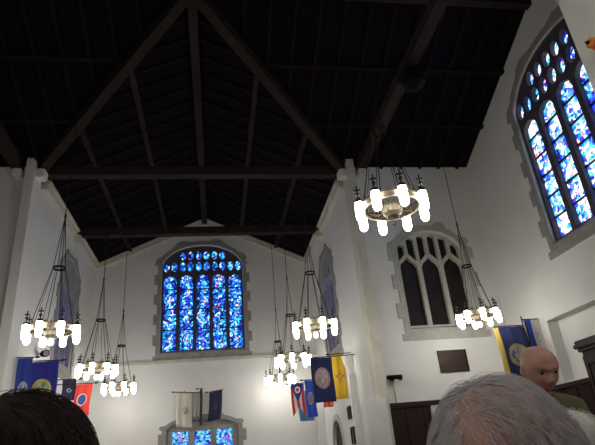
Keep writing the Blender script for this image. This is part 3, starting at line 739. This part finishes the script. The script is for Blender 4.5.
def person(label, hc, yaw, pitch, hs, cloth, trousers, skin_m, roll=0, body_yaw=None, drop=.265, off=.06):
    """standing figure; hc = centre of the head, yaw 0 faces -Y"""
    hc = Vector(hc); by = yaw if body_yaw is None else body_yaw
    H = Matrix.Translation(hc) @ Matrix.Rotation(yaw, 4, 'Z') @ Matrix.Rotation(pitch, 4, 'X') @ Matrix.Rotation(roll, 4, 'Y') @ Matrix.Scale(hs, 4)
    Bm = Matrix.Translation(Vector((hc.x, hc.y, 0))) @ Matrix.Rotation(by, 4, 'Z')
    hz = hc.z                                              # body sits a little behind the face
    sh_z = hz - drop; hip = hz * .53; kn = hip * .53
    P = lambda x, y, z: Bm @ Vector((x, y + off, z))
    nb = (H @ Vector((0, .03, -.06)))
    N = {'pelvis': (P(0, 0, hip), (.15, .105)), 'waist': (P(0, 0, hip + .17), (.14, .10)), 'chest': (P(0, .0, sh_z - .14), (.155, .11)), 'collar': (P(0, .01, sh_z - .015), (.10, .075)), 'neck': (P(0, 0, sh_z + .08), .058), 'skull': (nb, .055)}
    E = [('pelvis', 'waist'), ('waist', 'chest'), ('chest', 'collar'), ('collar', 'neck'), ('neck', 'skull')]
    TN = {k: N[k] for k in ('pelvis', 'waist', 'chest', 'collar')}; TN['nape'] = (P(0, .005, sh_z + .045), .064); TE = E[:3] + [('collar', 'nape')]; LN = {'pelvis': N['pelvis']}; LE = []
    fingers = []
    for s, t in ((-1, 'l'), (1, 'r')):
        A = {'sh' + t: (P(s * .175, 0.01, sh_z - .05), .062), 'el' + t: (P(s * .235, .03, sh_z - .34), .044), 'wr' + t: (P(s * .225, -.05, sh_z - .585), .029), 'pa' + t: (P(s * .222, -.075, sh_z - .66), (.038, .02))}
        N.update(A); e = [('collar', 'sh' + t), ('sh' + t, 'el' + t), ('el' + t, 'wr' + t)]
        E += e + [('wr' + t, 'pa' + t)]
        TN.update({k: A[k] for k in list(A)[:3]}); TE += e
        for q, L in enumerate((.072, .08, .074, .058)):
            yq = -.108 + q * .022
            a = P(s * .222, yq * .8 - .0, sh_z - .67); b = P(s * .221, yq - .002, sh_z - .70 - L * .35); c = P(s * .212, yq - .0, sh_z - .70 - L * .72); d = P(s * .20, yq + .006, sh_z - .70 - L)
            fingers.append(skin({'a': (a, .010), 'b': (b, .0092), 'c': (c, .0085), 'd': (d, .007)}, [('a', 'b'), ('b', 'c'), ('c', 'd')]))
        fingers.append(skin({'a': (P(s * .215, -.085, sh_z - .635), .012), 'b': (P(s * .200, -.118, sh_z - .665), .011), 'c': (P(s * .193, -.128, sh_z - .705), .009)}, [('a', 'b'), ('b', 'c')]))
        Lg = {'hp' + t: (P(s * .085, 0, hip - .06), .088), 'kn' + t: (P(s * .10, -.01, kn), .056), 'an' + t: (P(s * .105, .03, .10), .038), 'to' + t: (P(s * .115, -.09, .055), .034)}
        N.update(Lg); E += [('pelvis', 'hp' + t), ('hp' + t, 'kn' + t), ('kn' + t, 'an' + t), ('an' + t, 'to' + t)]
        LN.update({k: Lg[k] for k in list(Lg)[:3]}); LE += [('pelvis', 'hp' + t), ('hp' + t, 'kn' + t), ('kn' + t, 'an' + t)]
    foot = Vector((hc.x, hc.y, 0))
    body = fuse('person', [skin(N, E, .86)] + fingers, [head_bm(H)], .0055, skin_m, None, 2, foot)
    body.location = foot
    fuse('jacket', [skin(TN, TE, 1.22, 2)], [], .011, cloth, body, 4, foot)
    fuse('trousers', [skin(LN, LE, 1.18, 2)], [], .012, trousers, body, 4, foot)
    for s in (-1, 1):
        b = bmesh.new(); bmesh.ops.create_uvsphere(b, u_segments=16, v_segments=10, radius=1)
        for v in b.verts:
            x, y, z = v.co; v.co = Matrix.Translation(-foot) @ (Bm @ Vector((s * .112 + x * .05 * (1 - .15 * y), y * .14 - .035 + off, max(.0, .055 + z * .055 + .02 * y))))
        m = MB(); m.bm.free(); m.bm = b; m.build('shoe', SHOE, body, True)
    tag(body, label, 'person')
    return body, H, foot
def hair(body, H, foot, mat, mask, n, length, lift=.010, rad=.0007, wob=.10, crown=(0, .5, .86), cap=True, seed=1, name='hair', cap_lift=.006, sag=.0):
    """strands combed over the skull away from the crown, plus the mass of hair under them"""
    rnd = random.Random(seed); R = Vector((.079, .104, .120)); c0 = Vector(crown).normalized()
    F = Matrix.Translation(-foot) @ H
    def pt(d, h): 
        q = Vector((d.x * R.x, d.y * R.y + (.010 if d.y > 0 else 0), d.z * R.z)); q += d * h
        return F @ q
    cu = bpy.data.curves.new(name, 'CURVE'); cu.dimensions = '3D'; cu.bevel_depth = rad; cu.bevel_resolution = 0
    cnt = 0; tries = 0
    while cnt < n and tries < n * 30:
        tries += 1
        d = Vector((rnd.gauss(0, 1), rnd.gauss(0, 1), rnd.gauss(0, 1))).normalized()
        mk = mask(d)
        if rnd.random() > mk: continue
        cnt += 1
        ax = c0.cross(d)
        if ax.length < .05: ax = Vector((rnd.gauss(0, 1), rnd.gauss(0, 1), rnd.gauss(0, 1)))
        ax.normalize(); ax = (ax + Vector((rnd.gauss(0, wob), rnd.gauss(0, wob), rnd.gauss(0, wob)))).normalized()
        L = length * rnd.uniform(.6, 1.2); h0 = rnd.uniform(.3, 1.0) * lift
        sp = cu.splines.new('POLY'); K = 6; sp.points.add(K - 1)
        for k in range(K):
            t = k / (K - 1)
            dd = Matrix.Rotation(t * L / .1, 3, ax) @ d
            dd.x += rnd.gauss(0, .008); dd.normalize()
            p = pt(dd, h0 * (.2 + 1.1 * math.sin(min(1, t * 1.5) * PI / 2)) + .002)
            sp.points[k].co = (*p, 1); sp.points[k].radius = 1.0 - .6 * t
    cu.materials.append(mat)
    o = bpy.data.objects.new(name, cu); COL.objects.link(o); o.parent = body; o['kind'] = 'stuff'
    if cap:
        bm = bmesh.new(); bmesh.ops.create_uvsphere(bm, u_segments=64, v_segments=48, radius=1)
        kill = [v for v in bm.verts if mask(v.co.normalized()) < .5]
        bmesh.ops.delete(bm, geom=kill, context='VERTS')
        for v in bm.verts:
            d = v.co.normalized(); v.co = pt(d, cap_lift + .003 * noise.noise(d * 9))
        me = bpy.data.meshes.new('hair_mass'); bm.to_mesh(me); bm.free(); me.materials.append(mat); me.polygons.foreach_set('use_smooth', [True] * len(me.polygons))
        q = bpy.data.objects.new('hair_mass', me); COL.objects.link(q); q.parent = body
        md = q.modifiers.new('t', 'SOLIDIFY'); md.thickness = .006; md.offset = -1
    return o
# grey balding man right in front, seen from behind
b, H, F = person('grey-haired balding person seen from behind at bottom, pink bald crown', (.352, .668, 1.452), PI - .1, -.12, 1.02, GREYC, DARKC, SKIN, body_yaw=PI)
def m_grey(d):
    if d.y < -.35 and d.z < .55 and abs(d.x) < .75: return 0
    if d.z < -.55: return 0
    a = d.angle(Vector((.16, .50, .84))) + .12 * noise.noise(d * 7)
    return sm(.42, .80, a)
hair(b, H, F, HAIR_G, m_grey, 4200, .075, .010, .0005, .25, seed=3, crown=(.05, .45, .85), cap_lift=.002)
hair(b, H, F, HAIR_G, lambda d: 1.0 if d.angle(Vector((.16, .50, .84))) < .66 else 0, 420, .07, .007, .0004, .35, cap=False, seed=5, name='stray_hair', crown=(.6, -.2, .75))
# brown-haired person at the bottom left
b, H, F = person('dark brown-haired person at the bottom left turned to the right', (-.287, .87, 1.499), PI * .62, .0, .97, DARKC, DARKC, SKIN_D)
def m_brown(d):
    if d.y < -.55 and d.z < .52: return 0
    if d.y < 0 and d.z < .28: return 0
    if d.z < -.5: return 0
    return 1.0
hair(b, H, F, HAIR_B, m_brown, 3000, .06, .014, .0007, .15, seed=8, crown=(0, .4, .9), cap_lift=.010)
# bald man facing the camera, looking down
b, H, F = person('bald person in an olive jacket looking down beside the navy flag', (1.485, 2.28, 1.785), -.12, .44, .95, OLIVE, DARKC, SKIN, body_yaw=-.1, drop=.115, off=.10)
for s in (-1, 1):
    m = MB(); m.lathe([(0, -.011), (.008, -.008), (.011, 0), (.008, .008), (0, .011)], 12); e = m.build('eye', EYE, b, True); e.matrix_local = Matrix.Translation(-F) @ H @ Matrix.Translation((s * .031, -.079, .013))
    m = MB(); m.tube([(s * .016, -.098, .030), (s * .032, -.096, .036), (s * .048, -.083, .032)], [.002, .003, .0015], 6); e = m.build('eyebrow', BROW, b, True); e.matrix_local = Matrix.Translation(-F) @ H
m = MB(); m.tube([(-.022, -.076, -.066), (-.01, -.083, -.064), (0, -.0845, -.065), (.01, -.083, -.064), (.022, -.076, -.066)], [.002, .004, .0045, .004, .002], 8); e = m.build('mouth', LIPS, b, True); e.matrix_local = Matrix.Translation(-F) @ H
# white-haired person half hidden at the right
b, H, F = person('white-haired person half hidden between grey head and olive jacket', (.832, 1.22, 1.425), PI - .15, -.05, 1.0, BLUEC, DARKC, SKIN, body_yaw=PI)
def m_white(d):
    if d.y < -.35 and d.z < .5 and abs(d.x) < .8: return 0
    return 0 if d.z < -.6 else 1.0
hair(b, H, F, HAIR_W, m_white, 2400, .07, .012, .0007, .2, seed=13, crown=(0, .3, .95), cap_lift=.008)

# ---------------------------------------------------------------- light, camera, view
w = bpy.data.worlds.new('world'); sc.world = w; w.use_nodes = True
w.node_tree.nodes['Background'].inputs[0].default_value = (.02, .022, .03, 1); w.node_tree.nodes['Background'].inputs[1].default_value = .3
cd = bpy.data.cameras.new('camera'); cam = bpy.data.objects.new('camera', cd); COL.objects.link(cam)
R_ = Vector((0.98702, -0.13787, -0.08232)); U_ = Vector((0.01610, -0.42508, 0.90501)); F_ = Vector((0.15977, 0.89460, 0.41734))
m = Matrix((R_, U_, -F_)).transposed().to_4x4(); m.translation = CAM
cam.matrix_world = m
cd.sensor_width = 36; cd.sensor_fit = 'HORIZONTAL'; cd.lens = 514.465 / 595 * 36; cd.clip_start = .05; cd.clip_end = 100
sc.camera = cam
sc.view_settings.view_transform = 'Standard'; sc.view_settings.look = 'None'; sc.view_settings.gamma = 1; sc.view_settings.use_curve_mapping = False
sc.view_settings.exposure = 0.78
